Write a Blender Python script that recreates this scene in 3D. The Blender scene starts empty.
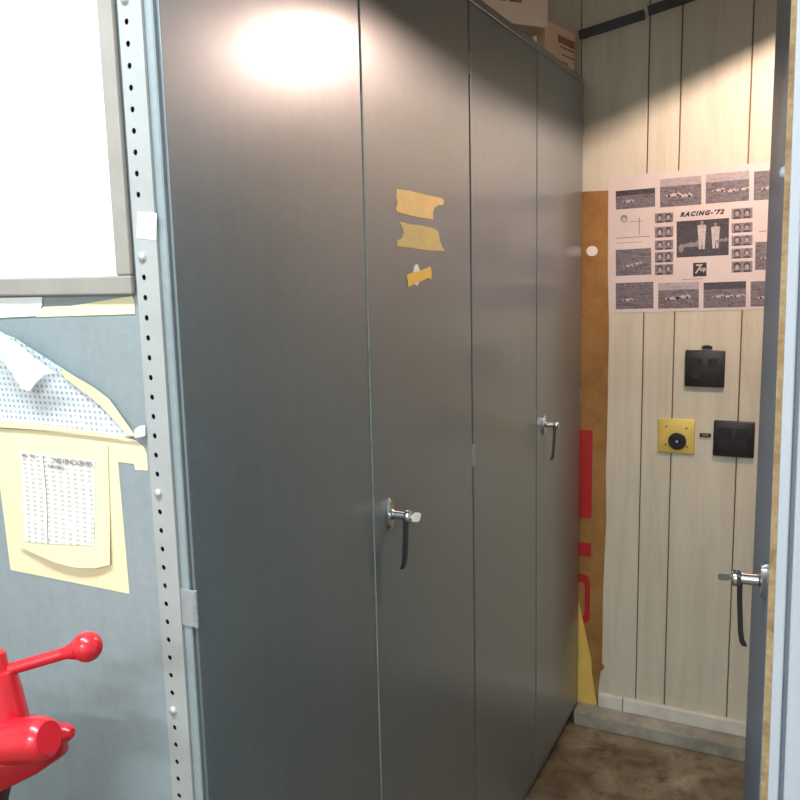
import bpy, bmesh, math, random
from mathutils import Vector, Matrix
random.seed(7)
S = bpy.context.scene
COL = S.collection
PI = math.pi

# ------------------------------------------------------------------ camera (solved from the steel cabinets' edges)
F = 840.59
FW = Vector((-0.4427216532, 0.8837591006, -0.1515499585))
RT = Vector((0.8954056804, 0.4446759640, -0.0226266110))
UP = Vector((-0.0473941490, 0.1457159843, 0.9881905922))
EYE = Vector((0.6657263, 0.0, 1.4846775))
def at(x, y, ax, v):
    """point of the plane axis=v seen at a place in the photograph"""
    d = FW + RT * ((x - 400) / F) - UP * ((y - 400) / F)
    return EYE + d * ((v - EYE[ax]) / d[ax])
cam = bpy.data.cameras.new('camera'); cam_o = bpy.data.objects.new('camera', cam); COL.objects.link(cam_o)
cam.sensor_width = 36; cam.lens = F / 800 * 36; cam.clip_start = 0.02
m = Matrix.Identity(4)
for i in range(3):
    m[i][0], m[i][1], m[i][2], m[i][3] = RT[i], UP[i], -FW[i], EYE[i]
cam_o.matrix_world = m
S.camera = cam_o

W = 0.457                    # one door
Y0 = 0.7590654               # near end of the cabinets
YW = Y0 + 4 * W + 0.03       # panelled wall
H = 2.043
BENCH = 0.78

# ------------------------------------------------------------------ materials
def srgb(r, g, b):
    f = lambda c: (c / 255 / 12.92) if c / 255 <= 0.04045 else ((c / 255 + 0.055) / 1.055) ** 2.4
    return (f(r), f(g), f(b), 1)
class NT:
    def __init__(s, name):
        s.m = bpy.data.materials.new(name); s.m.use_nodes = True
        s.t = s.m.node_tree; s.n = s.t.nodes; s.b = s.n['Principled BSDF']
        s.tc = s.n.new('ShaderNodeTexCoord')
    def link(s, a, b): s.t.links.new(a, b)
    def mapping(s, scale=(1, 1, 1), loc=(0, 0, 0)):
        mp = s.n.new('ShaderNodeMapping'); mp.inputs['Scale'].default_value = scale; mp.inputs['Location'].default_value = loc
        s.link(s.tc.outputs['Object'], mp.inputs[0]); return mp.outputs[0]
    def noise(s, scale, detail=4, rough=.55, vec=None, dist=0):
        t = s.n.new('ShaderNodeTexNoise'); t.inputs['Scale'].default_value = scale; t.inputs['Detail'].default_value = detail
        t.inputs['Roughness'].default_value = rough; t.inputs['Distortion'].default_value = dist
        s.link(vec if vec is not None else s.tc.outputs['Object'], t.inputs['Vector']); return t.outputs[0]
    def ramp(s, fac, stops, interp='LINEAR'):
        r = s.n.new('ShaderNodeValToRGB'); r.color_ramp.interpolation = interp
        e = r.color_ramp.elements
        e[0].position, e[0].color = stops[0]; e[1].position, e[1].color = stops[-1]
        for p, c in stops[1:-1]:
            k = e.new(p); k.color = c
        s.link(fac, r.inputs[0]); return r.outputs[0]
    def mix(s, fac, a, b, mode='MIX'):
        x = s.n.new('ShaderNodeMix'); x.data_type = 'RGBA'; x.blend_type = mode
        for v, i in ((fac, 0), (a, 6), (b, 7)):
            if hasattr(v, 'node'): s.link(v, x.inputs[i])
            else: x.inputs[i].default_value = v
        return x.outputs[2]
    def math(s, op, a, b=None, c=None):
        x = s.n.new('ShaderNodeMath'); x.operation = op
        for i, v in enumerate((a, b, c)):
            if v is None: continue
            if hasattr(v, 'node'): s.link(v, x.inputs[i])
            else: x.inputs[i].default_value = v
        return x.outputs[0]
    def sep(s, vec=None):
        x = s.n.new('ShaderNodeSeparateXYZ'); s.link(vec if vec is not None else s.tc.outputs['Object'], x.inputs[0]); return x.outputs
    def bump(s, h, strength, dist=.002):
        b = s.n.new('ShaderNodeBump'); b.inputs['Strength'].default_value = strength; b.inputs['Distance'].default_value = dist
        s.link(h, b.inputs['Height']); s.link(b.outputs[0], s.b.inputs['Normal'])
    def done(s, color=None, rough=.5, metal=0, spec=None, coat=None):
        for v, k in ((color, 'Base Color'), (rough, 'Roughness'), (metal, 'Metallic'), (spec, 'Specular IOR Level'), (coat, 'Coat Weight')):
            if v is None: continue
            if hasattr(v, 'node'): s.link(v, s.b.inputs[k])
            else: s.b.inputs[k].default_value = v
        return s.m
M = {}
def basic(name, rgb, rough=.5, metal=0, vary=.12, scale=14, spec=None, coat=None, bump=0):
    t = NT(name); c = srgb(*rgb)
    n = t.noise(scale, 6)
    lo = tuple(v * (1 - vary) for v in c[:3]) + (1,); hi = tuple(min(1, v * (1 + vary)) for v in c[:3]) + (1,)
    col = t.ramp(n, [(.3, lo), (.7, hi)])
    if bump: t.bump(t.noise(scale * 4, 4), bump)
    M[name] = t.done(col, rough, metal, spec, coat); return M[name]

def steel(name, rgb, rough, spec=.5, seed=0, coat=0):
    t = NT(name); c = srgb(*rgb)
    big = t.noise(2.3, 5, .6, t.mapping((1, 1, 1), (seed, 3, 1))); fine = t.noise(60, 4, .7)
    streak = t.noise(3, 4, .6, t.mapping((9, 9, .6), (seed, 0, 0)))
    d = lambda k: tuple(v * k for v in c[:3]) + (1,)
    col = t.ramp(big, [(.3, d(.82)), (.55, d(1.0)), (.75, d(1.1))])
    col = t.mix(.18, col, t.ramp(streak, [(.3, d(.7)), (.7, d(1.2))]))
    col = t.mix(.12, col, t.ramp(fine, [(.35, d(.6)), (.65, d(1.4))]))
    spots = t.ramp(t.noise(16, 6, .7, t.mapping((1, 1, 1), (seed, 7, 2))), [(.66, (0, 0, 0, 1)), (.76, (1, 1, 1, 1))])
    sp = t.math('MULTIPLY', spots, .3)
    col = t.mix(sp, col, srgb(48, 46, 40))
    r = t.ramp(big, [(.3, (rough * .9,) * 3 + (1,)), (.7, (rough * 1.12,) * 3 + (1,))])
    t.bump(t.noise(180, 2), .03, .0004)
    t.b.inputs['Coat Roughness'].default_value = .20
    M[name] = t.done(col, r, 0, spec, coat); return M[name]
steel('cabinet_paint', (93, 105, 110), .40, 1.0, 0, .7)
basic('edge_highlight', (132, 140, 138), .45, vary=.2, scale=40)  # paler door edges stand in for light caught along the seams
basic('chrome_dark_reflection', (84, 86, 98), .22, 1, vary=.1)  # lever chrome, the dark reflection of its surroundings put into the colour
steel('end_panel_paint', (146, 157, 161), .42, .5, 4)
steel('locker_paint', (112, 128, 146), .40, .5, 9)
basic('post_paint', (166, 169, 168), .45, vary=.08, scale=9)
basic('black_inside', (14, 15, 16), .9)
basic('chrome', (205, 206, 208), .16, 1, vary=.05)
basic('key_metal', (190, 186, 176), .35, .6, vary=.1)
basic('galvanized', (215, 217, 215), .35, .6, vary=.08)
basic('hinge_steel', (150, 157, 158), .4, 0, vary=.1, scale=30)
basic('paper_white', (243, 243, 240), .75, vary=.02)
basic('paper_cream', (234, 224, 184), .75, vary=.04, scale=10)
basic('paper_grey', (232, 232, 228), .8, vary=.04)
basic('ink', (104, 108, 116), .8, vary=.1)
basic('frame_grey', (150, 145, 138), .55, vary=.08, scale=20)
basic('sticker', (246, 246, 246), .6, vary=.01)
basic('tape', (214, 188, 124), .6, vary=.08, scale=40, bump=.15)
basic('tape_yellow', (216, 184, 84), .6, vary=.08, scale=40, bump=.15)
basic('tape_dull', (192, 178, 118), .6, vary=.08, scale=40, bump=.2)
basic('vise_red', (205, 34, 48), .3, vary=.08, scale=8, spec=.5, coat=.3)
basic('vise_wear', (150, 96, 82), .5, vary=.25, scale=50)
basic('vise_dark', (74, 26, 32), .5, vary=.2, scale=30)
basic('bench_wood', (120, 96, 70), .6, vary=.2, scale=12)
basic('white_paint', (186, 192, 201), .45, vary=.03, scale=6)
basic('groove_grey', (120, 128, 140), .5, vary=.08)
basic('trim_white', (206, 203, 193), .55, vary=.12, scale=14)
basic('dark_brown_plastic', (34, 26, 28), .35, vary=.1, scale=30)
basic('black_plastic', (22, 20, 22), .35, vary=.1, scale=30)
basic('brass', (214, 188, 98), .42, .25, vary=.1, scale=25)
basic('conduit_dark', (62, 58, 66), .5, vary=.15)
basic('poster_paper', (202, 191, 187), .5, vary=.05, scale=12)
basic('print_black', (38, 33, 38), .5, vary=.15, scale=30)
basic('print_dark', (62, 56, 62), .5, vary=.5, scale=90)
basic('print_mid', (128, 118, 120), .5, vary=.35, scale=110)
basic('print_light', (178, 168, 166), .5, vary=.2, scale=90)
basic('red_print', (160, 28, 28), .7, vary=.12, scale=30)
basic('yellow_card', (214, 182, 92), .7, vary=.08, scale=9)
basic('box_card', (206, 182, 156), .8, vary=.08, scale=9)
basic('box_cream', (216, 200, 180), .8, vary=.06, scale=9)
basic('box_print', (128, 92, 80), .8, vary=.2, scale=20)
basic('lamp_shade_metal', (190, 186, 178), .4, .5)
basic('plaster', (214, 214, 208), .8, vary=.04, scale=3)
basic('ceiling_white', (222, 222, 218), .85, vary=.03, scale=3)
basic('scrap_white', (226, 222, 214), .6, vary=.04)

def wood_panel():
    t = NT('wood_panel'); z = t.mapping((13, 13, 1.3)); c = [srgb(196, 193, 174), srgb(179, 174, 153), srgb(208, 205, 187)]
    n = t.noise(1.6, 6, .62, z, .7)
    col = t.ramp(n, [(.2, c[1]), (.5, c[0]), (.8, c[2])])
    vein = t.noise(5.5, 3, .5, t.mapping((22, 22, .9)))
    col = t.mix(t.math('MULTIPLY', t.ramp(vein, [(.55, (0, 0, 0, 1)), (.7, (1, 1, 1, 1))]), .16), col, srgb(160, 144, 120))
    col = t.mix(.16, col, t.ramp(t.noise(3, 4), [(.3, srgb(170, 160, 140)), (.7, srgb(225, 215, 195))]))
    M['wood_panel'] = t.done(col, .5, 0, .35)
wood_panel()
basic('panel_groove', (112, 80, 66), .7, vary=.2)
def concrete_floor():
    t = NT('floor_concrete')
    n = t.noise(5, 8, .66, None, .4); k = t.noise(14, 6, .7, t.mapping((1, 1, 1), (4, 2, 0)))
    col = t.ramp(n, [(.3, srgb(56, 47, 35)), (.47, srgb(98, 87, 67)), (.6, srgb(124, 115, 94)), (.75, srgb(158, 152, 134))])
    col = t.mix(t.ramp(k, [(.52, (0, 0, 0, 1)), (.68, (.8, .8, .8, 1))]), col, srgb(48, 40, 30))
    t.bump(n, .25, .003)
    M['floor_concrete'] = t.done(col, .55)
concrete_floor()
def curb_concrete():
    t = NT('curb_concrete'); n = t.noise(9, 7, .65)
    M['curb_concrete'] = t.done(t.ramp(n, [(.3, srgb(112, 110, 98)), (.6, srgb(156, 154, 142)), (.8, srgb(176, 174, 162))]), .7)
curb_concrete()
def fibre_board():
    t = NT('fibre_board'); n = t.noise(7, 6, .65); k = t.noise(50, 4, .7)
    col = t.ramp(n, [(.3, srgb(118, 84, 42)), (.5, srgb(144, 106, 54)), (.75, srgb(164, 126, 72))])
    col = t.mix(t.ramp(k, [(.62, (0, 0, 0, 1)), (.72, (.6, .6, .6, 1))]), col, srgb(118, 74, 26))
    M['fibre_board'] = t.done(col, .75)
fibre_board()
def chipboard():
    t = NT('chipboard'); n = t.noise(70, 5, .75); b = t.noise(8, 3)
    col = t.ramp(n, [(.3, srgb(128, 98, 66)), (.5, srgb(186, 156, 112)), (.7, srgb(216, 190, 146))])
    col = t.mix(.35, col, t.ramp(b, [(.35, srgb(150, 110, 72)), (.65, srgb(208, 184, 140))]))
    M['chipboard'] = t.done(col, .8)
chipboard()
def printed(name, paper, ink, px, pz, dens=.5, fill=.55, strength=.75):
    """rows of small printed marks (object space x and z)"""
    t = NT(name); s = t.sep()
    fx = t.math('FRACT', t.math('MULTIPLY', s[0], 1 / px)); fz = t.math('FRACT', t.math('MULTIPLY', s[2], 1 / pz))
    a = t.math('LESS_THAN', fx, fill); b = t.math('LESS_THAN', fz, .5)
    n = t.noise(1, 2, .5, t.mapping((2.3 / px, 1, 1.1 / pz))); c = t.math('GREATER_THAN', n, 1 - dens)
    fac = t.math('MULTIPLY', t.math('MULTIPLY', t.math('MULTIPLY', a, b), c), strength)
    M[name] = t.done(t.mix(fac, srgb(*paper), srgb(*ink)), .75)
printed('print_table', (220, 230, 236), (84, 98, 118), .0085, .0075, .60, .42, .62)
printed('print_chart', (246, 247, 246), (150, 176, 190), .012, .009, .45, .6, .35)
printed('print_card', (232, 228, 218), (92, 90, 92), .0130, .0062, .60, .5, .42)
basic('print_face', (158, 146, 146), .5, vary=.25, scale=90)
def photo(name, seed, lo, mid, hi):
    t = NT(name); n = t.noise(1, 5, .62, t.mapping((24, 1, 95), (seed * 3.1, 0, seed * 1.7))); k = t.noise(150, 3, .7, t.mapping((1, 1, 1), (seed, 0, 0)))
    col = t.ramp(n, [(.30, srgb(*lo)), (.48, srgb(*mid)), (.58, srgb(*lo)), (.74, srgb(*hi))])
    col = t.mix(.2, col, t.ramp(k, [(.3, srgb(*lo)), (.7, srgb(*hi))]))
    M[name] = t.done(col, .45)
for i in range(4): photo('photo_print_%d' % i, i + 1, (58, 52, 60), (112, 104, 110), (176, 166, 166))
photo('photo_dark', 6, (36, 32, 38), (62, 56, 62), (110, 102, 106))
photo('photo_sky', 9, (140, 131, 134), (170, 160, 160), (190, 180, 178))
def emit(name, rgb, strength):
    m = bpy.data.materials.new(name); m.use_nodes = True; b = m.node_tree.nodes['Principled BSDF']
    b.inputs['Base Color'].default_value = rgb + (1,); b.inputs['Emission Color'].default_value = rgb + (1,); b.inputs['Emission Strength'].default_value = strength
    M[name] = m

# ------------------------------------------------------------------ building helpers
OFF = {}
def empty(name, loc, rz=0):
    o = bpy.data.objects.new(name, None); COL.objects.link(o); o.location = loc; o.rotation_euler = (0, 0, rz); o.empty_display_size = .05
    OFF[o] = Vector(loc); return o
def tag(o, label=None, cat=None, group=None, kind=None):
    if label: o['label'] = label
    if cat: o['category'] = cat
    if group: o['group'] = group
    if kind: o['kind'] = kind
    return o
def build(name, bm, mats, parent=None, smooth=False, local=False):
    """link the bmesh as ONE object; world coordinates in, origin at base (top-level) or at its thing's origin (child)"""
    if not isinstance(mats, (list, tuple)): mats = [mats]
    if parent is None:
        lo = Vector([min(v.co[i] for v in bm.verts) for i in range(3)]); hi = Vector([max(v.co[i] for v in bm.verts) for i in range(3)])
        off = Vector(((lo.x + hi.x) / 2, (lo.y + hi.y) / 2, lo.z))
    else: off = Vector((0, 0, 0)) if local else OFF[parent]
    bmesh.ops.translate(bm, verts=bm.verts, vec=-off)
    bmesh.ops.recalc_face_normals(bm, faces=bm.faces)
    me = bpy.data.meshes.new(name); bm.to_mesh(me); bm.free()
    for k in mats: me.materials.append(M[k] if isinstance(k, str) else k)
    if smooth:
        for p in me.polygons: p.use_smooth = True
        if smooth != 'all': me.set_sharp_from_angle(angle=math.radians(38))
    o = bpy.data.objects.new(name, me); COL.objects.link(o)
    if parent is not None:
        o.parent = parent; OFF[o] = OFF[parent]
    else:
        o.location = off; OFF[o] = off
    return o
def setmat(faces, i):
    for f in faces: f.material_index = i
def box(bm, lo, hi, bev=0, seg=2, mat=0, M4=None):
    r = bmesh.ops.create_cube(bm, size=1); vs = r['verts']
    lo = Vector(lo); hi = Vector(hi); c = (lo + hi) / 2; s = hi - lo
    for v in vs: v.co = Vector((v.co.x * s.x, v.co.y * s.y, v.co.z * s.z)) + c
    fs = set(f for v in vs for f in v.link_faces); setmat(fs, mat)
    if bev:
        es = list(set(e for v in vs for e in v.link_edges))
        res = bmesh.ops.bevel(bm, geom=es, offset=bev, segments=seg, affect='EDGES', profile=.5)
        fs = set(res['faces']) | set(f for f in fs if f.is_valid)
        vs = list(set(v for f in fs for v in f.verts))
    setmat(fs, mat)
    if M4 is not None: bmesh.ops.transform(bm, matrix=M4, verts=vs)
    return vs
def tube(bm, a, b, r0, r1=None, seg=20, mat=0, caps=True):
    a = Vector(a); b = Vector(b); d = b - a
    r = bmesh.ops.create_cone(bm, cap_ends=caps, cap_tris=False, segments=seg, radius1=r0, radius2=r0 if r1 is None else r1, depth=d.length)
    q = Vector((0, 0, 1)).rotation_difference(d.normalized()).to_matrix().to_4x4()
    bmesh.ops.transform(bm, matrix=Matrix.Translation((a + b) / 2) @ q, verts=r['verts'])
    setmat(set(f for v in r['verts'] for f in v.link_faces), mat); return r['verts']
def lathe(bm, a, axis, prof, seg=28, mat=0):
    """prof: list of (distance along axis, radius)"""
    a = Vector(a); q = Vector((0, 0, 1)).rotation_difference(Vector(axis).normalized())
    rings = []
    for h, r in prof:
        if r < 1e-6: rings.append([bm.verts.new(a + q @ Vector((0, 0, h)))])
        else: rings.append([bm.verts.new(a + q @ Vector((r * math.cos(2 * PI * k / seg), r * math.sin(2 * PI * k / seg), h))) for k in range(seg)])
    for p, n in zip(rings, rings[1:]):
        for k in range(seg):
            l = (k + 1) % seg
            if len(p) == 1 and len(n) == 1: continue
            if len(p) == 1: f = bm.faces.new((p[0], n[k], n[l]))
            elif len(n) == 1: f = bm.faces.new((p[k], n[0], p[l]))
            else: f = bm.faces.new((p[k], p[l], n[l], n[k]))
            f.material_index = mat
    for rr, flip in ((rings[0], 0), (rings[-1], 1)):
        if len(rr) > 1: bm.faces.new(rr).material_index = mat
def ball(bm, c, r, mat=0, u=24, v=16, sc=(1, 1, 1)):
    x = bmesh.ops.create_uvsphere(bm, u_segments=u, v_segments=v, radius=r)
    bmesh.ops.transform(bm, matrix=Matrix.Translation(c) @ Matrix.Diagonal(Vector(sc).to_4d()), verts=x['verts'])
    setmat(set(f for w in x['verts'] for f in w.link_faces), mat)
def slab(bm, pts, n, th, mat=0):
    """polygon (3D points) given thickness th along n"""
    n = Vector(n).normalized(); a = [bm.verts.new(Vector(p)) for p in pts]; b = [bm.verts.new(Vector(p) + n * th) for p in pts]
    fs = [bm.faces.new(a), bm.faces.new(b[::-1])]
    for k in range(len(a)):
        l = (k + 1) % len(a); fs.append(bm.faces.new((a[k], b[k], b[l], a[l])))
    setmat(fs, mat); return fs
def disc_pts(c, ux, uz, rx, rz=None, n=20):
    rz = rx if rz is None else rz
    return [Vector(c) + Vector(ux) * rx * math.cos(2 * PI * k / n) + Vector(uz) * rz * math.sin(2 * PI * k / n) for k in range(n)]
def B(): return bmesh.new()
def text_bm(bm, s, origin, ux, uz, size, depth, mat=0, shear=0, align='LEFT', spacing=1, bold=0):
    cu = bpy.data.curves.new('t', 'FONT'); cu.body = s; cu.size = size; cu.shear = shear; cu.align_x = align; cu.resolution_u = 3; cu.space_character = spacing; cu.offset = bold
    o = bpy.data.objects.new('t', cu); COL.objects.link(o); dg = bpy.context.evaluated_depsgraph_get(); dg.update()
    me = bpy.data.meshes.new_from_object(o.evaluated_get(dg)); bpy.data.objects.remove(o); bpy.data.curves.remove(cu)
    ux = Vector(ux); uz = Vector(uz); n = ux.cross(uz).normalized()
    k0 = len(bm.verts); bm.verts.ensure_lookup_table()
    vs = [bm.verts.new(Vector(origin) + ux * v.co.x + uz * v.co.y) for v in me.vertices]
    fs = []
    for p in me.polygons:
        try: fs.append(bm.faces.new([vs[i] for i in p.vertices]))
        except ValueError: pass
    ex = bmesh.ops.extrude_face_region(bm, geom=fs)
    bmesh.ops.translate(bm, verts=[g for g in ex['geom'] if isinstance(g, bmesh.types.BMVert)], vec=n * depth)
    for v in vs:
        for f in v.link_faces: f.material_index = mat
    for g in ex['geom']:
        if isinstance(g, bmesh.types.BMFace): g.material_index = mat
    bpy.data.meshes.remove(me)
X_, Y_, Z_ = Vector((1, 0, 0)), Vector((0, 1, 0)), Vector((0, 0, 1))

# ------------------------------------------------------------------ the setting
XL, XR, YF, CEIL = -1.5, 2.3, -2.6, 2.62
def plain(name, lo, hi, mat):
    bm = B(); box(bm, lo, hi); return tag(build(name, bm, mat), kind='structure')
plain('floor', (XL - .1, YF - .1, -.1), (XR + .1, YW + .12, 0), 'floor_concrete')
plain('ceiling', (XL - .1, YF - .1, CEIL), (XR + .1, YW + .12, CEIL + .1), 'ceiling_white')
plain('wall_left', (XL - .1, YF - .1, 0), (XL, YW, CEIL), 'plaster')
plain('wall_right', (XR, YF - .1, 0), (XR + .1, YW, CEIL), 'plaster')
plain('wall_front', (XL, YF - .1, 0), (XR, YF, CEIL), 'plaster')
# panelled back wall: planks standing proud of dark grooves
g = [XL, -1.32, -1.22, -.96, -.83, -.60, -.42, -.2, -.012, .187, .277, .464, .62, .80, .9, 1.08, 1.28, 1.42, 1.66, 1.86, 2.05, XR]
bm = B(); box(bm, (XL - .1, YW + .004, 0), (XR + .1, YW + .12, CEIL), mat=1)
for a, b in zip(g, g[1:]): box(bm, (a + .0018, YW, .02), (b - .0018, YW + .006, CEIL), bev=.0012, seg=1, mat=0)
tag(build('wall_back', bm, ['wood_panel', 'panel_groove']), kind='structure')
bm = B()
box(bm, (.004, 2.537, 0), (1.6, YW, .047), bev=.004); box(bm, (-.5, 2.600, 0), (.004, YW, .047))
tag(build('trim_1', bm, 'curb_concrete'), kind='structure')
bm = B()
box(bm, (.069, YW - .019, .047), (.148, YW, .092), bev=.003); box(bm, (.150, YW - .019, .047), (1.6, YW, .092), bev=.003)
tag(build('baseboard_back', bm, 'trim_white'), kind='structure')
# white jamb at the right hand
bm = B()
box(bm, (.632, .95, 0), (.643, 1.03, CEIL), bev=.002, mat=0); box(bm, (.642, .956, 0), (.650, 1.03, CEIL), mat=1); box(bm, (.648, .945, 0), (.80, 1.03, CEIL), bev=.003, mat=0)
for v in bm.verts: v.co.x += (1.64 - v.co.z) * .0088
tag(build('trim_2', bm, ['white_paint', 'groove_grey']), kind='structure')

plain('wall_shade_header', (.025, .97, 1.90), (.625, 1.03, CEIL), 'plaster'); plain('wall_partition', (.81, .97, 0), (XR, 1.03, CEIL), 'plaster')  # unseen header added to keep room light off the upper back wall
# ------------------------------------------------------------------ tall steel cabinets
HZ = 1.062
def handle_mesh(c, n, s, far=False):
    """L handle: oval escutcheon, hub, collar and hanging lever; n points out of the door, s along the door"""
    bm = B(); c = Vector(c); n = Vector(n); s = Vector(s)
    slab(bm, disc_pts(c + n * .0002, s, Z_, .0125, .0285, 28), n, .004)
    slab(bm, disc_pts(c + n * .0042, s, Z_, .0095, .0250, 28), n, .003)
    lathe(bm, c + n * .006, n, [(0, .0105), (.003, .0095), (.004, .008), (.026, .0075), (.027, .010), (.030, .0115), (.036, .0115), (.038, .010), (.0385, .006)], 24)
    # lever: tapering flat bar hanging from the hub end, kicked out at its foot
    prof = [(.000, .0065, .033), (-.012, .0060, .0335), (-.03, .0054, .033), (-.055, .0048, .0315), (-.078, .0042, .030), (-.090, .0046, .028), (-.097, .0046, .0245)]
    rings = []
    for z, hw, d in prof:
        th = .0035
        rings.append([bm.verts.new(c + n * (d + a * th) + s * (b * hw) + Z_ * z) for a, b in ((-1, -1), (1, -.7), (1, .7), (-1, 1))])
    for p, q in zip(rings, rings[1:]):
        for k in range(4): bm.faces.new((p[k], p[(k + 1) % 4], q[(k + 1) % 4], q[k])).material_index = 1
    bm.faces.new(rings[0]).material_index = 1; bm.faces.new(rings[-1]).material_index = 1
    return bm
def key_mesh(c, n, s):
    bm = B(); c = Vector(c); n = Vector(n); s = Vector(s); p = c + n * .0385
    box(bm, (-.001, -.001, -.0025), (.001, .001, .0025))
    bmesh.ops.delete(bm, geom=bm.verts[:], context='VERTS')
    e = (s * .6 + Z_ * .8).normalized(); k = n.cross(e)
    slab(bm, [p + n * 0 + e * .0028 - k * .001, p + n * .008 + e * .0028 - k * .001, p + n * .008 - e * .0028 - k * .001, p - e * .0028 - k * .001], k, .002)
    out = [(.0075, -.004), (.0105, -.0088), (.020, -.0088), (.0235, -.005), (.0235, .005), (.020, .0088), (.0105, .0088), (.0075, .004)]
    slab(bm, [p + n * a + e * b - k * .001 for a, b in out], k, .002)
    return bm
def make_cabinet(y0):
    t = empty('steel_cabinet', (0, y0, 0)); y1 = y0 + 2 * W; D = .56
    bm = B()
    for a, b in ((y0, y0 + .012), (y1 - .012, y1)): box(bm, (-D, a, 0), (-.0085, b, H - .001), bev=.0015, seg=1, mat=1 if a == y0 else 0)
    box(bm, (-D, y0 + .012, .03), (-D + .012, y1 - .012, H - .002))
    box(bm, (-D, y0 + .012, H - .016), (-.03, y1 - .012, H - .002)); box(bm, (-D, y0 + .012, .045), (-.03, y1 - .012, .06))
    box(bm, (-.03, y0 + .0005, H - .02), (0, y1 - .0005, H), bev=.003)                    # header rail
    box(bm, (-.034, y0 + .012, 0), (-.016, y1 - .012, .050))                              # toe plate
    box(bm, (-D + .012, y0 + .012, 1.0), (-.06, y1 - .012, 1.015))                        # shelf
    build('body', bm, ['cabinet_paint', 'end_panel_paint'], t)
    for i in range(2):
        a, b = y0 + i * W + .0016, y0 + (i + 1) * W - .0016
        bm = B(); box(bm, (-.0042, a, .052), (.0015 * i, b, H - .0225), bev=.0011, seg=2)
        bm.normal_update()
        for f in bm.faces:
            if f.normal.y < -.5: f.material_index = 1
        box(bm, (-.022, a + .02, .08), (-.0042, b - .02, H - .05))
        d = build('door', bm, ['cabinet_paint', 'edge_highlight'], t)
        hy = a if i == 0 else b
        for z0 in (.22, 1.083, 1.90):
            bm = B(); sg = 1 if i == 0 else -1
            hyo = hy - .0016 * sg
            if i == 0: box(bm, (-.0225, hyo - .0026, z0 - .0235), (-.0015, hyo - .0004, z0 + .0235), bev=.0005, seg=1)
            for k in range(5):
                zz = z0 - .0235 + k * .0094
                tube(bm, (.0012, hyo - (.0012 if i == 0 else -.0002), zz + .0003), (.0012, hyo - (.0012 if i == 0 else -.0002), zz + .0091), .0028 if i == 0 else .0018, seg=12)
            build('hinge', bm, 'hinge_steel', d, smooth=True)
        if i == 1: build('handle', handle_mesh((.0015, y0 + W + .055, HZ), X_, Y_), ['chrome', 'chrome_dark_reflection'], d, smooth=True)
    return t
cab = make_cabinet(Y0)
tag(cab, 'nearer of the two grey steel cabinets, masking tape scraps stuck on its door', 'cabinet', 'tall grey steel cabinets')
def copy_tree(o, parent=None):
    c = o.copy(); COL.objects.link(c)
    if parent is not None: c.parent = parent
    for ch in [x for x in S.objects if x.parent == o]: copy_tree(ch, c)
    return c
cab2 = copy_tree(cab); cab2.location = (0, Y0 + 2 * W + .009, 0)
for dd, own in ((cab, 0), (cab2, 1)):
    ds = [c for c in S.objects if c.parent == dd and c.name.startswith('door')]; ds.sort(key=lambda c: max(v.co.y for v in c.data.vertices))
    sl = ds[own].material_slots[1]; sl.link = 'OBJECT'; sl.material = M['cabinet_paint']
    sl = ds[1 - own].material_slots[1]; sl.link = 'OBJECT'; sl.material = M['edge_highlight']
tag(cab2, 'farther grey steel cabinet reaching the wood panelled wall, carrying cardboard boxes', 'cabinet', 'tall grey steel cabinets')
tag(build('key', key_mesh((.0015, Y0 + W + .055, HZ), X_, Y_), 'key_metal'), 'small key in the chrome handle of the nearer left cabinet', 'key', 'keys in the cabinet locks')

# right-hand locker, turned a little, near side towards the camera
RZ = math.radians(5.7)
loc = empty('steel_locker', (.622, 1.155, 0), RZ)
LD, LW = .46, .45
bm = B()
for a, b in ((0, .012), (LW - .012, LW)): box(bm, (.009, a, 0), (LD, b, H), bev=.0015, seg=1)
box(bm, (LD - .012, .012, .03), (LD, LW - .012, H)); box(bm, (.03, .012, H - .02), (LD, LW - .012, H)); box(bm, (.03, .012, .045), (LD, LW - .012, .06))
box(bm, (0, .0005, H - .02), (.03, LW - .0005, H), bev=.003); box(bm, (.016, .012, 0), (.034, LW - .012, .05))
build('body', bm, 'locker_paint', loc, local=True)
bm = B(); box(bm, (0, .0016, .052), (.0042, LW - .0016, H - .0225), bev=.0011); box(bm, (.0042, .02, .08), (.022, LW - .02, H - .05))
ld = build('door', bm, 'locker_paint', loc, local=True)
build('handle', handle_mesh((0, .050, HZ - .008), -X_, -Y_), ['chrome', 'chrome_dark_reflection'], ld, smooth=True, local=True)
bm = B(); lathe(bm, (0, .016, 1.594), -X_, [(0, .0085), (.003, .0085), (.006, .007), (.0078, .004), (.0084, 0)], 20)
tag(build('bumper', bm, 'white_paint', ld, smooth=True, local=True), 'white domed button')
tag(loc, 'blue grey steel locker seen edge-on at the right behind the chipboard', 'locker')
kb = key_mesh((0, .050, HZ - .008), -X_, -Y_)
bmesh.ops.transform(kb, matrix=Matrix.Translation((.622, 1.155, 0)) @ Matrix.Rotation(RZ, 4, 'Z'), verts=kb.verts)
tag(build('key', kb, 'key_metal'), 'small key in the chrome handle of the right-hand locker', 'key', 'keys in the cabinet locks')
bm = B(); cx0 = at(771, 520, 1, 1.118).x; box(bm, (cx0, 1.118, 0), (1.05, 1.136, 1.98), bev=.001, seg=1)
for v in bm.verts: v.co.x += (at(771, 520, 1, 1.118).z - v.co.z) * .006
tag(build('chipboard_panel', bm, 'chipboard'), 'tall brown chipboard panel standing between the locker and the white jamb', 'board')

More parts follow.
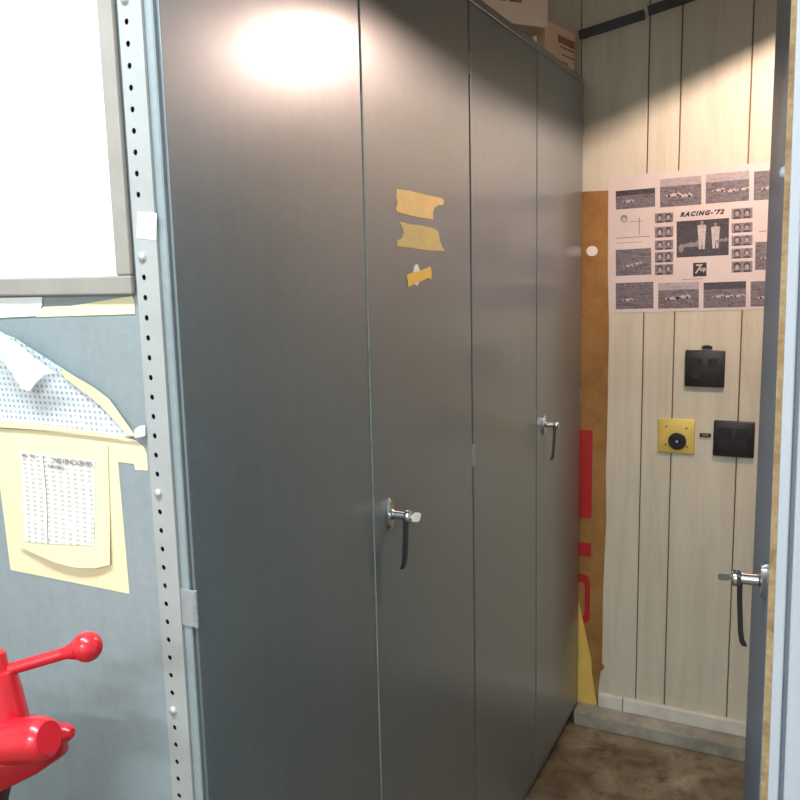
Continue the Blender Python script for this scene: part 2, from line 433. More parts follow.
# ------------------------------------------------------------------ slotted post on the cabinet end, with bolts
post = empty('slotted_post', (-.035, Y0 - .008, 0))
YF_ = Y0 - .0045
_h = at(142.5, 257, 1, YF_); STEP = .02355
HX, ZB = _h.x, _h.z; PX0, PX1 = HX - .0115, HX + .0225
bm = B()
def holed_strip():
    n = 12; r = .0031; top = H - .01
    k0 = int((0.03 - ZB) / STEP); k1 = int((top - ZB) / STEP)
    th = .001
    def cell(zc, hole):
        z0, z1 = zc - STEP / 2, zc + STEP / 2; x0, x1 = HX - .0105, HX + .0105
        if not hole:
            bm.faces.new([bm.verts.new((x, YF_, z)) for x, z in ((x0, z0), (x1, z0), (x1, z1), (x0, z1))]); return
        per = []
        for k in range(n):
            a = 2 * PI * k / n; ca, sa = math.cos(a), math.sin(a)
            t = min((.0105 / abs(ca)) if abs(ca) > 1e-6 else 9, (STEP / 2 / abs(sa)) if abs(sa) > 1e-6 else 9)
            per.append((ca, sa, t))
        outer = [bm.verts.new((HX + c * t, YF_, zc + s_ * t)) for c, s_, t in per]
        inner = [bm.verts.new((HX + c * r, YF_, zc + s_ * r * 1.12)) for c, s_, t in per]
        deep = [bm.verts.new((HX + c * r, YF_ + th, zc + s_ * r * 1.12)) for c, s_, t in per]
        cor = {0: (x1, z1), 1: (x0, z1), 2: (x0, z0), 3: (x1, z0)}
        for k in range(n):
            l = (k + 1) % n
            bm.faces.new((outer[k], outer[l], inner[l], inner[k])); bm.faces.new((inner[k], inner[l], deep[l], deep[k]))
        # corner triangles where two neighbouring rays end on different sides
        for q, (cx, cz) in cor.items():
            for k in range(n):
                l = (k + 1) % n
                a, b = outer[k].co, outer[l].co
                on = lambda p, ax, v: abs((p.x if ax == 0 else p.z) - v) < 1e-7
                if (on(a, 0, cx) and on(b, 2, cz)) or (on(a, 2, cz) and on(b, 0, cx)):
                    if (a - Vector((cx, YF_, cz))).length > 1e-6 and (b - Vector((cx, YF_, cz))).length > 1e-6:
                        bm.faces.new((outer[k], bm.verts.new((cx, YF_, cz)), outer[l]))
    for k in range(k0, k1 + 1): cell(ZB + k * STEP, k % 12 != 0)
    return ZB + (k0 - .5) * STEP, ZB + (k1 + .5) * STEP
za, zb = holed_strip()
def face(pts, mat=0):
    f = bm.faces.new([bm.verts.new(p) for p in pts]); f.material_index = mat
yb = Y0 - .0008
face(((PX0, YF_, za), (HX - .0105, YF_, za), (HX - .0105, YF_, zb), (PX0, YF_, zb)))
face(((HX + .0105, YF_, za), (PX1, YF_, za), (PX1, YF_, zb), (HX + .0105, YF_, zb)))
face(((PX0, YF_, za), (PX0, YF_, zb), (PX0, yb, zb), (PX0, yb, za))); face(((PX1, YF_, za), (PX1, yb, za), (PX1, yb, zb), (PX1, YF_, zb)))
face(((PX0, yb, za), (PX0, yb, zb), (PX1, yb, zb), (PX1, yb, za)), 1)  # black backing stands in for the shade behind the holes
face(((PX0, YF_, zb), (PX1, YF_, zb), (PX1, yb, zb), (PX0, yb, zb))); face(((PX0, YF_, za), (PX0, yb, za), (PX1, yb, za), (PX1, YF_, za)))
bmesh.ops.remove_doubles(bm, verts=bm.verts, dist=1e-6)
build('perforated_flange', bm, ['post_paint', 'black_inside'], post)
for k in range(-5, 2):
    bm = B(); lathe(bm, (HX, YF_ - .0002, ZB + k * 12 * STEP), -Y_, [(0, .0055), (.001, .0055), (.0028, .0045), (.004, .002), (.0042, 0)], 18)
    build('bolt', bm, 'galvanized', post, smooth=True)
tag(post, 'pale grey perforated steel post on the near end of the nearer cabinet', 'post')
YS = YF_
bm = B()
slab(bm, [at(x, y, 1, YS - .0006) for x, y in ((138, 212), (156.5, 213), (156, 240), (136.5, 238))], Y_, .0005)
tag(build('sticker', bm, 'sticker'), 'small blank white sticker on the perforated post', 'sticker')

# ------------------------------------------------------------------ papers on the cabinet end
YE = Y0
fr = empty('framed_chart', (-.28, YE - .004, 1.4645))
x0, x1, z0, z1, fw = -.62, -.0585, 1.4645, 1.96, .0225
bm = B()
for a, b in (((x0, YE - .010, z0), (x1, YE - .0022, z0 + fw)), ((x0, YE - .010, z1 - fw), (x1, YE - .0022, z1)),
             ((x0, YE - .010, z0 + fw), (x0 + fw, YE - .0022, z1 - fw)), ((x1 - fw, YE - .010, z0 + fw), (x1, YE - .0022, z1 - fw))): box(bm, a, b, bev=.0022)
build('frame', bm, 'frame_grey', fr)
bm = B(); box(bm, (x0 + fw - .004, YE - .0062, z0 + fw - .006), (x1 - fw + .003, YE - .0048, z1 - fw + .004), mat=0)
build('chart_sheet', bm, 'print_chart', fr)
tag(fr, 'grey framed white chart hung high on the cabinet end', 'chart')
def sheet(name, px, y, mat, th=.0005, label=None, cat='paper', group=None, fn=None, parent=None, cuts=0):
    """paper cut to an outline on the cabinet end; fn(x,z) -> how far it stands off"""
    bm = B(); vs = [bm.verts.new(at(a, b, 1, y)) for a, b in px]; f = bm.faces.new(vs)
    if fn:
        bmesh.ops.triangulate(bm, faces=[f])
        for _ in range(cuts): bmesh.ops.subdivide_edges(bm, edges=[e for e in bm.edges if e.calc_length() > .012], cuts=1, use_grid_fill=True)
        bmesh.ops.triangulate(bm, faces=bm.faces[:])
        for v in bm.verts: v.co.y -= fn(v.co.x, v.co.z)
    r = bmesh.ops.extrude_face_region(bm, geom=bm.faces[:])
    bmesh.ops.translate(bm, verts=[q for q in r['geom'] if isinstance(q, bmesh.types.BMVert)], vec=(0, th, 0))
    o = build(name, bm, mat, parent, smooth=bool(fn))
    if label: tag(o, label, cat, group)
    return o
sheet('paper_sheet', ((-45, 299), (42, 297), (42, 305), (36, 316), (-45, 320)), YE - .0016, 'paper_white', label='white paper edge hanging below the framed chart at the picture left', group='paper edges under the chart')
sheet('paper_sheet', ((40, 309), (44, 307), (70, 306), (132, 296), (134, 300), (135, 314), (36, 317)), YE - .0010, 'paper_cream', label='cream paper strip under the bottom rail of the framed chart', group='paper edges under the chart')
def clamp(v, a, b): return max(a, min(b, v))
def rise(x, z): return .002 + .018 * clamp((z - 1.30) / .11, 0, 1) ** 1.5 * clamp((-.06 - x) / .09, 0, 1)
cs = empty('curling_chart', (-.2, YE - .003, 1.28))
sheet('printed_sheet', ((-60, 330), (0, 326), (28, 337), (62, 362), (98, 388), (110, 399), (122, 419), (133, 437), (60, 430), (0, 426), (-60, 422)), YE - .0008, 'print_table', fn=rise, parent=cs, cuts=4)
sheet('lower_margin', ((-60, 417), (0, 420.5), (60, 426), (118, 435), (140, 441), (60, 432), (0, 427), (-60, 424)), YE - .0024, 'paper_cream', fn=rise, parent=cs, cuts=3)
def flap(x, z): return rise(x, z) + .004 + .012 * clamp((1.41 - z) / .03 + .3, 0, 1)
sheet('turned_flap', ((-4, 325), (14, 329), (42, 346), (73, 370), (62, 372), (52, 380), (44, 389), (36, 386), (30, 372), (20, 354), (9, 336)), YE - .0030, 'paper_white', fn=flap, parent=cs, cuts=3)
sheet('curled_edge', ((70, 367), (98, 386), (112, 398), (126, 419), (138, 436), (129, 434), (117, 416), (104, 402), (92, 391), (70, 374)), YE - .0030, 'paper_cream', fn=lambda x, z: rise(x, z) + .002, parent=cs, cuts=3)
tag(cs, 'curling printed table sheet taped below the framed chart, its top corner folded over', 'chart')
bm = B(); slab(bm, [at(x, y, 1, YE - .0075) for x, y in ((134, 430), (139, 426), (145, 425), (145, 436), (135, 438))], Y_, .0005)
tag(build('tape_piece', bm, 'scrap_white'), 'scrap of clear white tape at the tip of the curling sheet', 'tape')

ch = empty('screw_chart', (-.2, YE - .002, 1.085))
sheet('backing_sheet', ((-8, 424), (118, 437), (136, 441), (143, 446), (147, 455), (148, 470.5), (135, 470), (134, 464), (118, 462), (129.5, 594), (10.5, 570)), YE - .0007, 'paper_cream', parent=ch)
def pocket(x, z): return .0008 + .007 * clamp((1.20 - z) / .09, 0, 1) * max(0, 1 - ((x + .215) / .115) ** 2)
sheet('front_sheet', ((14, 434), (108, 445), (112, 564), (98, 567), (80, 566), (60, 561), (42, 554), (22, 546)), YE - .0014, 'paper_cream', fn=pocket, parent=ch, cuts=4)
crd = sheet('printed_card', ((20.5, 452), (95, 461), (96, 545), (27, 541)), YE - .0022, 'print_card', fn=pocket, parent=ch, cuts=4)
for s_, x, y, sz in (('MACHINE SCREWS', 54, 462, .0082), ('TAP DRILL', 48, 467.5, .0068), ('NO.  T.D.', 22.5, 456.5, .0064)):
    bm = B(); text_bm(bm, s_, at(x, y, 1, YE - .0036), X_, Z_, sz, .0003)
    for v in bm.verts: v.co.y -= pocket(v.co.x, v.co.z)
    build('heading', bm, 'ink', ch)
a, b = at(43.5, 455, 1, YE - .0026), at(49, 543, 1, YE - .0026)
bm = B(); n_ = 12
for k in range(n_ + 1):
    z = a.z + (b.z - a.z) * k / n_
    for dx in (-.0005, .0005): bm.verts.new((a.x + dx, YE - .0027 - pocket(a.x, z), z))
bm.verts.ensure_lookup_table()
for k in range(n_): bm.faces.new([bm.verts[i] for i in (2 * k, 2 * k + 1, 2 * k + 3, 2 * k + 2)])
build('column_rule', bm, 'ink', ch)
tag(ch, 'cream sheet with a printed screw size card, torn tape at its right corner', 'chart')

# ------------------------------------------------------------------ tape on the door
def on_door(pts, x): return [at(a, b, 0, x + .0016) for a, b in pts]
z6 = lambda l: [(340 + a / 5, 150 + b / 5) for a, b in l]
bm = B(); slab(bm, on_door(z6([(283, 195), (345, 203), (420, 222), (505, 240), (520, 250), (515, 276), (490, 274), (470, 292), (464, 318), (466, 348), (400, 338), (340, 326), (283, 310), (279, 290), (288, 262), (280, 238)]), .0002), X_, .0005)
tag(build('masking_tape', bm, 'tape'), 'uppermost strip of masking tape on the cabinet door', 'tape', 'masking tape on the door')
bm = B(); slab(bm, on_door(z6([(296, 358), (350, 372), (400, 376), (470, 392), (490, 408), (500, 460), (512, 488), (526, 504), (440, 502), (360, 490), (284, 480), (284, 452), (306, 444), (318, 414), (312, 388)]), .0002), X_, .0005)
ball(bm, at(340 + 418 / 5, 150 + 450 / 5, 0, .0022), .004, sc=(.4, 1.1, 1), u=12, v=8)
tag(build('masking_tape', bm, 'tape_dull'), 'second strip of masking tape on the cabinet door, below the uppermost', 'tape', 'masking tape on the door')
cc = at(340 + 383 / 5, 150 + 625 / 5, 0, .0017)
bm = B(); slab(bm, disc_pts(cc, Y_ , Z_, .0145, .0195, 24), X_, .0004)
tag(build('paper_scrap', bm, 'scrap_white'), 'small oval white paper scrap held under yellow tape on the door', 'paper')
bm = B(); slab(bm, on_door(z6([(330, 628), (352, 616), (400, 604), (452, 582), (458, 616), (456, 648), (440, 640), (418, 650), (372, 670), (340, 686), (338, 655)]), .0007), X_, .0005)
tag(build('masking_tape', bm, 'tape_yellow'), 'short yellow tape across the white oval scrap on the door', 'tape', 'masking tape on the door')

# ------------------------------------------------------------------ back wall things
def on_wall(pts, y): return [at(a, b, 1, y) for a, b in pts]
# fibre board with red print, standing on the curb behind the cabinet
YB = YW - .0062
bm = B(); rag = [(608, 190.5), (607.5, 260), (608.5, 330), (607, 420), (605.5, 470), (606, 520), (604, 560), (602.5, 600), (602, 640), (601.5, 663), (604, 668), (600, 672), (600, 684)]
e = [at(a, b, 1, YB) for a, b in rag]
slab(bm, [(-.30, YB, 1.717)] + e[:-1] + [(.0655, YB, .094), (.0655, YB, .0475), (-.30, YB, .0475)], Y_, .005)
fb = build('fibreboard_sheet', bm, 'fibre_board')
tag(fb, 'tall brown fibreboard sheet with red lettering standing behind the far cabinet', 'board')
for z0, z1, hole in ((.684, .972, 0), (.553, .600, 0), (.325, .492, 1)):
    bm = B()
    if not hole: box(bm, (-.12, YB - .0004, z0), (.038, YB + .0001, z1), bev=.0001, seg=1)
    else:
        o_ = [(-.05, z0), (.024, z0), (.034, z0 + .012), (.036, z0 + .03), (.036, z1 - .03), (.030, z1 - .01), (.018, z1), (-.05, z1)]
        i_ = [(-.05, z0 + .022), (.010, z0 + .022), (.017, z0 + .03), (.0185, z0 + .04), (.0185, z1 - .045), (.015, z1 - .032), (.006, z1 - .026), (-.05, z1 - .026)]
        va = [bm.verts.new((x, YB - .0004, z)) for x, z in o_]; vb = [bm.verts.new((x, YB - .0004, z)) for x, z in i_]
        for k in range(len(o_) - 1): bm.faces.new((va[k], va[k + 1], vb[k + 1], vb[k]))
        r = bmesh.ops.extrude_face_region(bm, geom=bm.faces[:]); bmesh.ops.translate(bm, verts=[q for q in r['geom'] if isinstance(q, bmesh.types.BMVert)], vec=(0, .0005, 0))
    tag(build('printed_letter', bm, 'red_print', fb), 'red printed letter')
bm = B(); c = at(592, 251, 1, YB - .0006); slab(bm, disc_pts(c, X_, Z_, .0175, .0155, 22), Y_, .0005)
tag(build('round_sticker', bm, 'scrap_white'), 'round white sticker high on the brown fibreboard', 'sticker')
YC = YB - .0062
bm = B(); slab(bm, [(.0655, YC, .0475), (.058, YC, .085), (.046, YC, .16), (.044, YC, .20), (.022, YC, .30), (-.004, YC, .415), (-.07, YC, .70), (-.16, YC, .70), (-.16, YC, .0475)], Y_, .0035)
tag(build('yellow_card', bm, 'yellow_card'), 'pale yellow cardboard offcut with a slanting edge standing before the fibreboard', 'board')

# poster
PA = math.radians(1.45); P0 = Vector((.0795, YW - .0004, 1.3415)); EX = Vector((math.cos(PA), 0, math.sin(PA))); EZ = Vector((-math.sin(PA), 0, math.cos(PA)))
po = empty('racing_poster', P0)
PW, PH = .62, .408
def pt(u, w, d=0): return P0 + EX * u + EZ * w - Y_ * d
bm = B()
slab(bm, [pt(0, .03, .001), pt(.002, .0, .001), (pt(.2, .001, .001)), pt(PW, 0, .001), pt(PW, PH, .001), pt(.3, PH + .001, .001), pt(.012, PH, .001), pt(.004, PH - .006, .001), pt(.003, .3, .001), pt(.004, .2, .001), pt(.0, .1, .001)], Y_, .0008)
build('sheet', bm, 'poster_paper', po)
def uv(px, py):
    d = at(px, py, 1, YW - .001) - P0; return d.dot(EX), d.dot(EZ)
def rect(u0, v0, u1, v1):
    X0, X1, Ya, Yb = 560 + u0 * .275, 560 + u1 * .275, 140 + v0 * .275, 140 + v1 * .275
    my, mx = (Ya + Yb) / 2, (X0 + X1) / 2
    return uv(X0, my)[0], uv(mx, Yb)[1], uv(X1, my)[0], uv(mx, Ya)[1]
def quad(bm, a, b, c, d, lift, mat):     # u0 w0 u1 w1
    slab(bm, [pt(a, b, lift), pt(c, b, lift), pt(c, d, lift), pt(a, d, lift)], Y_, .0002, mat)
def blob(bm, u, w, ru, rw, lift, mat, n=14): slab(bm, disc_pts(pt(u, w, lift), EX, EZ, ru, rw, n), Y_, .0001, mat)
def car(bm, u, w, s, lift, m1=2, m2=1):
    slab(bm, [pt(u + a * s, w + b * s, lift) for a, b in ((-1, -.15), (-.55, -.22), (.6, -.22), (1, -.12), (1, .08), (.75, .12), (.7, .3), (.5, .3), (.45, .12), (.1, .15), (0, .28), (-.15, .12), (-.9, 0))], Y_, .0001, m1)
    for q in (-.55, .55): blob(bm, u + q * s, w - .12 * s, .16 * s, .16 * s, lift + .0001, m2, 10)
shots = [(203, 180, 346, 248), (364, 136, 514, 240), (530, 118, 688, 226), (705, 108, 860, 214), (203, 396, 332, 492), (710, 368, 840, 470),
         (203, 518, 340, 614), (357, 518, 505, 612), (522, 516, 676, 609), (693, 512, 840, 604)]
random.seed(3)
for i, s_ in enumerate(shots):
    a, b, c, d = rect(*s_); bm = B(); quad(bm, a, b, c, d, .0013, 0)
    h = d - b; w_ = c - a
    if i != 4: quad(bm, a, d - h * .28, c, d, .00145, 3)
    for k in range(1 + i % 3): car(bm, a + w_ * (.3 + .25 * k + .08 * random.random()), b + h * (.36 + .1 * random.random()), w_ * (.2 if i % 2 else .15), .0016)
    build('photograph', bm, ['photo_print_%d' % (i % 4), 'print_black', 'print_light', 'photo_sky' if i in (1, 2, 7) else 'photo_dark' if i in (0, 8) else 'photo_print_%d' % ((i + 1) % 4)], po)
# the large middle photograph: two people in pale clothes by a car
a, b, c, d = rect(424, 290, 614, 423); bm = B(); quad(bm, a, b, c, d, .0013, 0); w_, h = c - a, d - b
for fx, tall in ((.49, .74), (.75, .66)):
    x = a + w_ * fx; y = b + h * .2
    slab(bm, [pt(x + p * w_, y + q * h * tall, .0016) for p, q in ((-.055, 0), (-.01, 0), (.0, .4), (.012, 0), (.055, 0), (.07, .5), (.085, .88), (.03, .9), (-.03, .9), (-.085, .88), (-.07, .5))], Y_, .0001, 2)
    blob(bm, x, y + h * tall * .98, w_ * .03, h * .055, .0016, 1)
car(bm, a + w_ * .28, b + h * .35, w_ * .22, .0015, 3, 1); car(bm, a + w_ * .86, b + h * .42, w_ * .14, .0015, 3, 1)
blob(bm, a + w_ * .09, b + h * .25, w_ * .05, h * .12, .0016, 3)
build('photograph', bm, ['photo_dark', 'print_mid', 'print_light', 'print_mid'], po)
for u0, u1, rows in ((345, 412, ((265, 300), (315, 354), (364, 399), (407, 445), (452, 490))), (624, 700, ((248, 286), (301, 336), (347, 384), (394, 430), (441, 481)))):
    for r0, r1 in rows:
        a, b, c, d = rect(u0, r0, u1, r1); bm = B(); w_, h = c - a, d - b; quad(bm, a, b, c, d, .0013, 0)
        for q in (.27, .74):
            blob(bm, a + w_ * q, b + h * .58, w_ * (.13 + .05 * random.random()), h * .36, .0015, 1); blob(bm, a + w_ * q, b + h * (.46 + .08 * random.random()), w_ * .10, h * .25, .0016, 2)
            slab(bm, [pt(a + w_ * (q + p), b + h * z, .0015) for p, z in ((-.2, 0), (.2, 0), (.14, .2), (-.14, .2))], Y_, .0001, 1)
        build('portrait_pair', bm, ['print_mid', 'print_dark', 'print_face'], po)
bm = B()
u, w_ = uv(560 + 437 * .275, 140 + 279 * .275); u2, w2 = uv(560 + 620 * .275, 140 + 268 * .275)
text_bm(bm, "RACING-'72", pt(u, w_, .0013), EX, EZ, .0172, .0003, 0, .35, spacing=1.36, bold=.0011)
build('heading', bm, 'print_black', po)
a, b, c, d = rect(484, 446, 533, 496); bm = B(); quad(bm, a, b, c, d, .0013, 0)
text_bm(bm, '7', pt(a + .003, b + .010, .0016), EX, EZ, .036, .0002, 1, .2, bold=.0008)
text_bm(bm, 'up', pt(a + .0185, b + .016, .0016), EX, EZ, .017, .0002, 1, 0, bold=.0008)
build('logo', bm, ['print_black', 'print_light'], po)
for r_ in ((204, 352, 326, 355), (287, 282, 290, 345), (250, 295, 300, 297), (724, 330, 752, 333), (445, 505, 520, 507), (206, 372, 300, 374)):
    bm = B(); quad(bm, *rect(*r_), .0013, 0); build('caption_line', bm, 'print_mid', po)
a, b, c, d = rect(220, 272, 246, 302); bm = B(); blob(bm, (a + c) / 2, (b + d) / 2, (c - a) / 2, (d - b) / 2, .0013, 0); blob(bm, (a + c) / 2, (b + d) / 2 - .003, (c - a) / 3, (d - b) / 3, .0015, 1)
build('portrait', bm, ['print_mid', 'print_light'], po)
tag(po, "white racing poster of black and white photographs pinned to the panelled wall", 'poster')

# wall plates
def plate(name, x0, z0, x1, z1, mat, label, cat, th=.007, group=None):
    t = empty(name, ((x0 + x1) / 2, YW - .004, z0)); bm = B(); box(bm, (x0, YW - th, z0), (x1, YW + .001, z1), bev=.0028, seg=3); build('cover_plate', bm, mat, t, smooth=True); tag(t, label, cat, group); return t
def rp(px, y=None):
    a = at(px[0], px[1], 1, YW); b = at(px[2], px[3], 1, YW); return a.x, b.z, b.x, a.z
q = plate('wall_outlet', .3125, 1.1255, .4235, 1.2335, 'dark_brown_plastic', 'dark brown four socket outlet on the panelled wall, right under the poster', 'outlet', .012, 'dark wall outlets')
for ux in (.345, .391):
    for uz in (1.161, 1.199):
        bm = B(); box(bm, (ux - .0135, YW - .0138, uz - .012), (ux + .0135, YW - .0115, uz + .012), bev=.001, mat=0)
        for k in (-.0055, .0055): box(bm, (ux + k - .0012, YW - .0142, uz - .003), (ux + k + .0012, YW - .0137, uz + .007), mat=1)
        build('socket', bm, ['black_plastic', 'black_inside'], q)
q = plate('wall_outlet', .3985, .9205, .5115, 1.0265, 'dark_brown_plastic', 'dark brown switch plate right of the brass outlet on the panelled wall', 'outlet', .012, 'dark wall outlets')
for ux in (.431, .478):
    bm = B(); box(bm, (ux - .0175, YW - .0135, .940), (ux + .0175, YW - .0115, 1.007), bev=.001)
    for uz in (.958, .989): box(bm, (ux - .010, YW - .0145, uz - .009), (ux + .010, YW - .0130, uz + .009), bev=.0008)
    build('socket', bm, 'black_plastic', q)
q = plate('brass_outlet', .2385, .9175, .3455, 1.0235, 'brass', 'square brass outlet plate with one round black socket', 'outlet')
cx, cz = .2955, .9555
bm = B(); lathe(bm, (cx, YW - .0065, cz), -Y_, [(0, .0265), (.004, .0262), (.006, .024), (.0065, .0)], 28)
box(bm, (cx - .010, YW - .0133, cz - .003), (cx - .008, YW - .0127, cz + .008), mat=1); box(bm, (cx + .008, YW - .0133, cz - .003), (cx + .010, YW - .0127, cz + .008), mat=1)
k_ = build('socket', bm, ['black_plastic', 'black_inside'], q, smooth=True)
bm = B(); tube(bm, (cx, YW - .0145, cz), (cx, YW - .0128, cz), .0035, seg=12); build('centre_screw', bm, 'galvanized', k_)
for sx, sz in ((.263, .999), (.321, .996), (.262, .943), (.323, .940)):
    bm = B(); lathe(bm, (sx, YW - .0068, sz), -Y_, [(0, .0036), (.001, .0034), (.0018, .002), (.002, 0)], 12); build('screw', bm, 'vise_wear', q)
bm = B(); box(bm, (.359, YW - .006, .9735), (0.391, YW + .001, .9845), bev=.002); box(bm, (.366, YW - .0075, .9765), (.384, YW - .0055, .9815), bev=.0008, mat=1)
tag(build('label_clip', bm, ['black_plastic', 'vise_wear']), 'tiny dark clip on the wall between the brass outlet and the switch plate', 'clip')
bm = B(); box(bm, (.3575, YW - .008, 1.2375), (.387, YW + .001, 1.2465), bev=.002); box(bm, (.364, YW - .010, 1.2425), (.380, YW + .001, 1.2485), bev=.001)
tag(build('label_clip', bm, 'black_plastic'), 'tiny black clip just above the four socket outlet', 'clip')
# dark raceway near the ceiling
bm = B()
p = [at(579, 35, 1, YW - .01), at(644, 14, 1, YW - .01), at(648, 10.5, 1, YW - .01), at(720, -14, 1, YW - .01)]
rc = empty('cable_raceway', (p[0].x, YW - .006, p[0].z))
for a, b in ((p[0], p[1]), (p[2], p[3])):
    bm = B(); n = (b - a).cross(Y_).normalized() * .0125
    slab(bm, [(v.x, YW - .012, v.z) for v in (a - n, b - n, b + n, a + n)], Y_, .0130); build('raceway_length', bm, 'conduit_dark', rc)
tag(rc, 'dark slanting raceway across the top of the panelled wall', 'raceway')

# ------------------------------------------------------------------ boxes on the far cabinet
# lower box with its front turned towards the aisle
A2 = Vector((-.020, 2.575, H)); D2 = Vector((-.046 + .019, 2.425 - 2.593, 0)).normalized()
def face_box(name, right, left_dir, w_, d_, h_, mat, label, rows):
    """right: bottom corner at the right end of the front; left_dir: unit vector along the front to its left end"""
    t = empty(name, right); u = -left_dir; v = Vector((-u.y, u.x, 0)); c = Vector(right) + left_dir * w_
    MM = Matrix(((u.x, v.x, 0, c.x), (u.y, v.y, 0, c.y), (0, 0, 1, c.z), (0, 0, 0, 1)))
    bm = B(); box(bm, (0, 0, 0), (w_, d_, h_), bev=.002, M4=MM); build('carton_body', bm, mat, t)
    bm = B(); box(bm, (-.0015, -.0015, h_ - .02), (w_ + .0015, d_ + .0015, h_ + .001), bev=.001, M4=MM); build('lid', bm, mat, t)
    for a0, a1, z0, z1 in rows:
        bm = B(); box(bm, (a0 * w_, -.0022, z0 * h_), (a1 * w_, .0005, z1 * h_), M4=MM); build('printed_band', bm, 'box_print', t)
    return tag(t, label, 'box', 'boxes on top of the cabinets')
face_box('cardboard_box', A2, D2, .20, .16, .118, 'box_card', 'brown printed cardboard box in the corner on top of the farther cabinet', ((.42, .95, .64, .80), (.48, .96, .55, .57), (.55, .97, .38, .40), (.5, .75, .2, .23)))
A1 = Vector((-.022, 2.315, 2.13)); D1 = (Vector((-.089, 2.233, 0)) - Vector((-.022, 2.315, 0))).normalized()
face_box('cardboard_box', Vector((-.026, 2.318, 2.122)), D1, .30, .09, .15, 'box_cream', 'pale cardboard box stacked on a low carton on top of the cabinets', ((.46, .57, .36, .41), (.60, .72, .36, .41), (.1, .3, .2, .23)))
bm = B(); box(bm, (-.30, 2.09, H + .0005), (-.115, 2.27, 2.1215), bev=.004)
bm2 = bm
tag(build('low_carton', bm2, 'box_card'), 'low brown carton under the pale box on top of the cabinets', 'box')
c_ = at(538, 37, 0, -.06)
bm = B(); lathe(bm, (-.045, 2.262, H + .0005), Z_, [(0, .013), (.020, .013), (.026, .012), (.030, .006), (.046, .0055), (.048, 0)], 16)
tag(build('small_bottle', bm, 'scrap_white', smooth=True), 'small white bottle under the pale box on the cabinet top', 'bottle')

# ------------------------------------------------------------------ red vise on its bench
bn = empty('workbench', (-.55, .45, 0))
bm = B(); box(bm, (-1.2, .17, BENCH - .045), (-.02, .645, BENCH), bev=.004); build('bench_top', bm, 'bench_wood', bn)
for lx in (-1.14, -.08):
    for ly in (.22, .59):
        bm = B(); box(bm, (lx - .035, ly - .035, 0), (lx + .035, ly + .035, BENCH - .045), bev=.003); build('leg', bm, 'bench_wood', bn)
tag(bn, 'wooden workbench under the red vise in front of the cabinet end', 'workbench')
VX, VY = -.105, .555
vs = empty('bench_vise', (VX, VY, BENCH))
bm = B()      # base: flange, column
lathe(bm, (VX - .045, VY - .012, BENCH + .0005), Z_, [(0, .085), (.012, .085), (.018, .078), (.022, .05), (.06, .042), (.13, .040), (.150, .046), (.1575, .045)], 36)
build('base', bm, 'vise_dark', vs, smooth=True)
bm = B()      # body plate with its straight lower edge running towards the cabinet
zp = .938
q0, q1, q2 = at(-60, 824, 2, zp), at(38, 776, 2, zp), at(66, 757, 2, zp)
pl = [(-.30, .40), (q0.x, q0.y), (q1.x, q1.y), (q2.x, q2.y), (q2.x - .004, q2.y + .010), (q2.x - .02, q2.y + .016), (q2.x - .06, q2.y + .016), (-.30, .57)]
fs = slab(bm, [(x, y, zp) for x, y in pl], Z_, .034)
bmesh.ops.bevel(bm, geom=bm.edges[:], offset=.006, segments=3, affect='EDGES', profile=.5)
build('body_plate', bm, 'vise_red', vs, smooth=True)
bm = B()
ax = Vector((.96, .10, .25)).normalized(); e0 = at(49, 738, 1, .551)
lathe(bm, e0 - ax * .085, ax, [(0, .010), (.008, .021), (.03, .0232), (.063, .0230), (.074, .0226), (.081, .0205), (.085, .0170), (.085, 0)], 32)
build('body', bm, 'vise_red', vs, smooth=True)
bm = B(); tube(bm, e0 - ax * .0002, e0 + ax * .0006, .0162, seg=28); build('worn_face', bm, 'vise_red', vs)
l1 = at(73, 733, 1, .60); ld_ = Vector((.95, .1, .12)).normalized()
bm = B(); lathe(bm, l1 - ld_ * .09, ld_, [(0, .012), (.075, .0105), (.084, .009), (.089, .005), (.090, 0)], 20)
build('lug', bm, 'vise_red', vs, smooth=True)
sd = Vector((-.13, 0, 1)).normalized(); sc = Vector((-.100, .556, 1.0715)) - sd * .09
bm = B(); lathe(bm, sc, sd, [(0, .0265), (.02, .0255), (.07, .0225), (.088, .0205), (.092, .0195), (.094, .0140), (.112, .0130), (.1145, .0105), (.115, 0)], 32)
build('screw_head', bm, 'vise_red', vs, smooth=True)
h1 = Vector((-.019, .607, 1.0955)); hd = (h1 - Vector((-.101, .558, 1.0715))).normalized()
bm = B(); tube(bm, h1 - hd * .20, h1 - hd * .012, .0066, seg=24)
lathe(bm, h1 - hd * .028, hd, [(0, .0064), (.006, .0072), (.012, .0095), (.016, .011)], 24)
hb = build('handle_bar', bm, 'vise_red', vs, smooth=True)
for c in (h1, h1 - hd * .215):
    bm = B(); ball(bm, c, .0162, u=32, v=20); build('handle_ball', bm, 'vise_red', hb, smooth='all')
tag(vs, 'red bench vise with a ball ended handle at the lower left', 'vise')

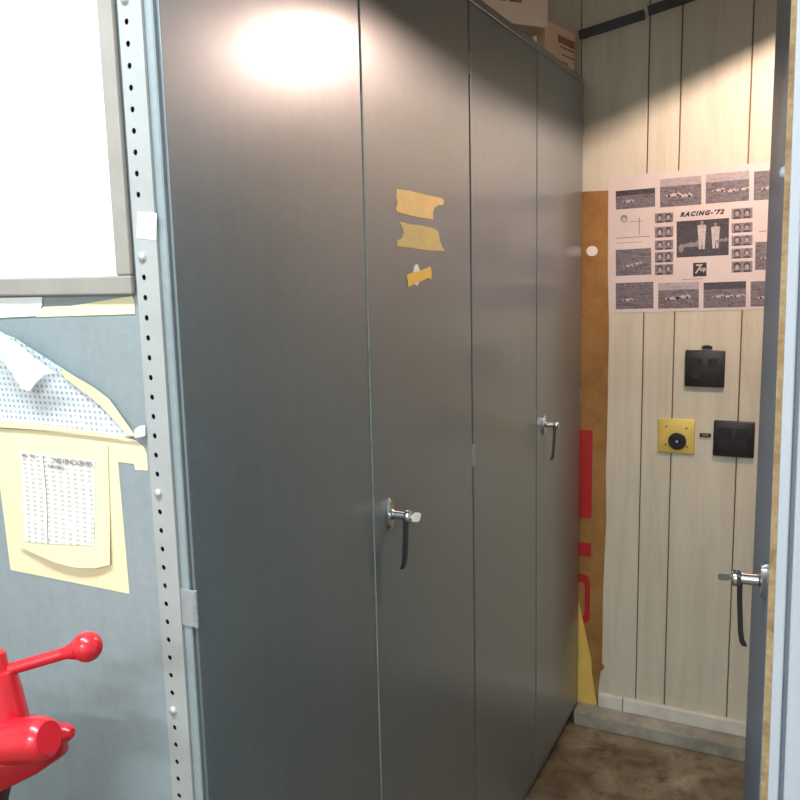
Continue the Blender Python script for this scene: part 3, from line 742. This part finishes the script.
# ------------------------------------------------------------------ lamps
LP = Vector((.587, 2.01, 2.10)); nrm = Vector((.381, 0, -.924)).normalized()
lampo = empty('hanging_lamp', (LP.x, LP.y, CEIL))
emit('bulb_glow', (1.0, .74, .58), 30)
bm = B(); lathe(bm, LP + nrm * .001, -nrm, [(0, .130), (.03, .124), (.06, .100), (.085, .06), (.10, .030), (.14, .026), (.141, 0)], 40)
bm.faces.ensure_lookup_table()
for f in [f for f in bm.faces if len(f.verts) > 20 and abs((f.calc_center_median() - (LP + nrm * .001)).length) < .004]: bm.faces.remove(f)
build('shade', bm, 'lamp_shade_metal', lampo, smooth=True)
bm = B(); ball(bm, LP - nrm * .036, .024); tube(bm, LP - nrm * .054, LP - nrm * .085, .016, .013, mat=1)
build('bulb', bm, ['bulb_glow', 'white_paint'], lampo, smooth='all')
bm = B(); tube(bm, LP - nrm * .135, Vector((LP.x, LP.y, CEIL)), .004, seg=10); build('cord', bm, 'black_plastic', lampo)
tag(lampo, 'tilted metal reflector lamp hanging over the aisle, above the picture', 'lamp')
def plight(name, loc, energy, rgb, r):
    l = bpy.data.lights.new(name, 'POINT'); l.energy = energy; l.color = rgb; l.shadow_soft_size = r
    o = bpy.data.objects.new(name, l); o.location = loc; COL.objects.link(o); return o
def alight(name, loc, tgt, sx, sy, energy, rgb):
    l = bpy.data.lights.new(name, 'AREA'); l.shape = 'RECTANGLE'; l.size = sx; l.size_y = sy; l.energy = energy; l.color = rgb
    o = bpy.data.objects.new(name, l); o.location = loc; o.rotation_euler = (Vector(tgt) - Vector(loc)).to_track_quat('-Z', 'Y').to_euler(); COL.objects.link(o); return o
plight('lamp_light', LP, 38, (1.0, .73, .62), .010)
def fixture(x, y, z, L, label, energy, along='X', strength=8):
    t = empty('ceiling_light', (x, y, CEIL)); a, b = (L / 2, .08) if along == 'X' else (.08, L / 2)
    bm = B(); box(bm, (x - a, y - b, z + .012), (x + a, y + b, z + .06), bev=.004); build('housing', bm, 'white_paint', t)
    for c in (x - L / 2 + .1, x + L / 2 - .1):
        bm = B(); tube(bm, (c if along == 'X' else x, y if along == 'X' else y + (c - x), z + .06), (c if along == 'X' else x, y if along == 'X' else y + (c - x), CEIL), .005, seg=8); build('hanger', bm, 'galvanized', t)
    for k in (-.035, .035):
        bm = B()
        p, q_ = ((x - a + .02, y + k, z), (x + a - .02, y + k, z)) if along == 'X' else ((x + k, y - b + .02, z), (x + k, y + b - .02, z))
        tube(bm, p, q_, .012, seg=12); build('tube', bm, 'tube_glow', t)
    tag(t, label, 'light')
    alight('fixture_light', (x, y, z - .02), (x, y, 0), (L if along == 'X' else .15), (.15 if along == 'X' else L), energy, (.89, .96, 1.0))
emit('tube_glow', (.90, .96, 1.0), 6)
fixture(.0, .20, 2.32, 1.2, 'tube light hanging above the workbench, over the top of the picture', 28)
fixture(.42, -2.0, 2.5, 1.2, 'unseen tube light added behind the camera as fill for the aisle', 85)  # added fill light, out of view, brightens the aisle and back wall

w = bpy.data.worlds.new('world'); S.world = w; w.use_nodes = True
w.node_tree.nodes['Background'].inputs[0].default_value = (.8, .88, 1, 1); w.node_tree.nodes['Background'].inputs[1].default_value = .15
S.view_settings.view_transform = 'Standard'; S.view_settings.look = 'None'; S.view_settings.gamma = 1; S.view_settings.exposure = 0
S.view_settings.use_curve_mapping = False
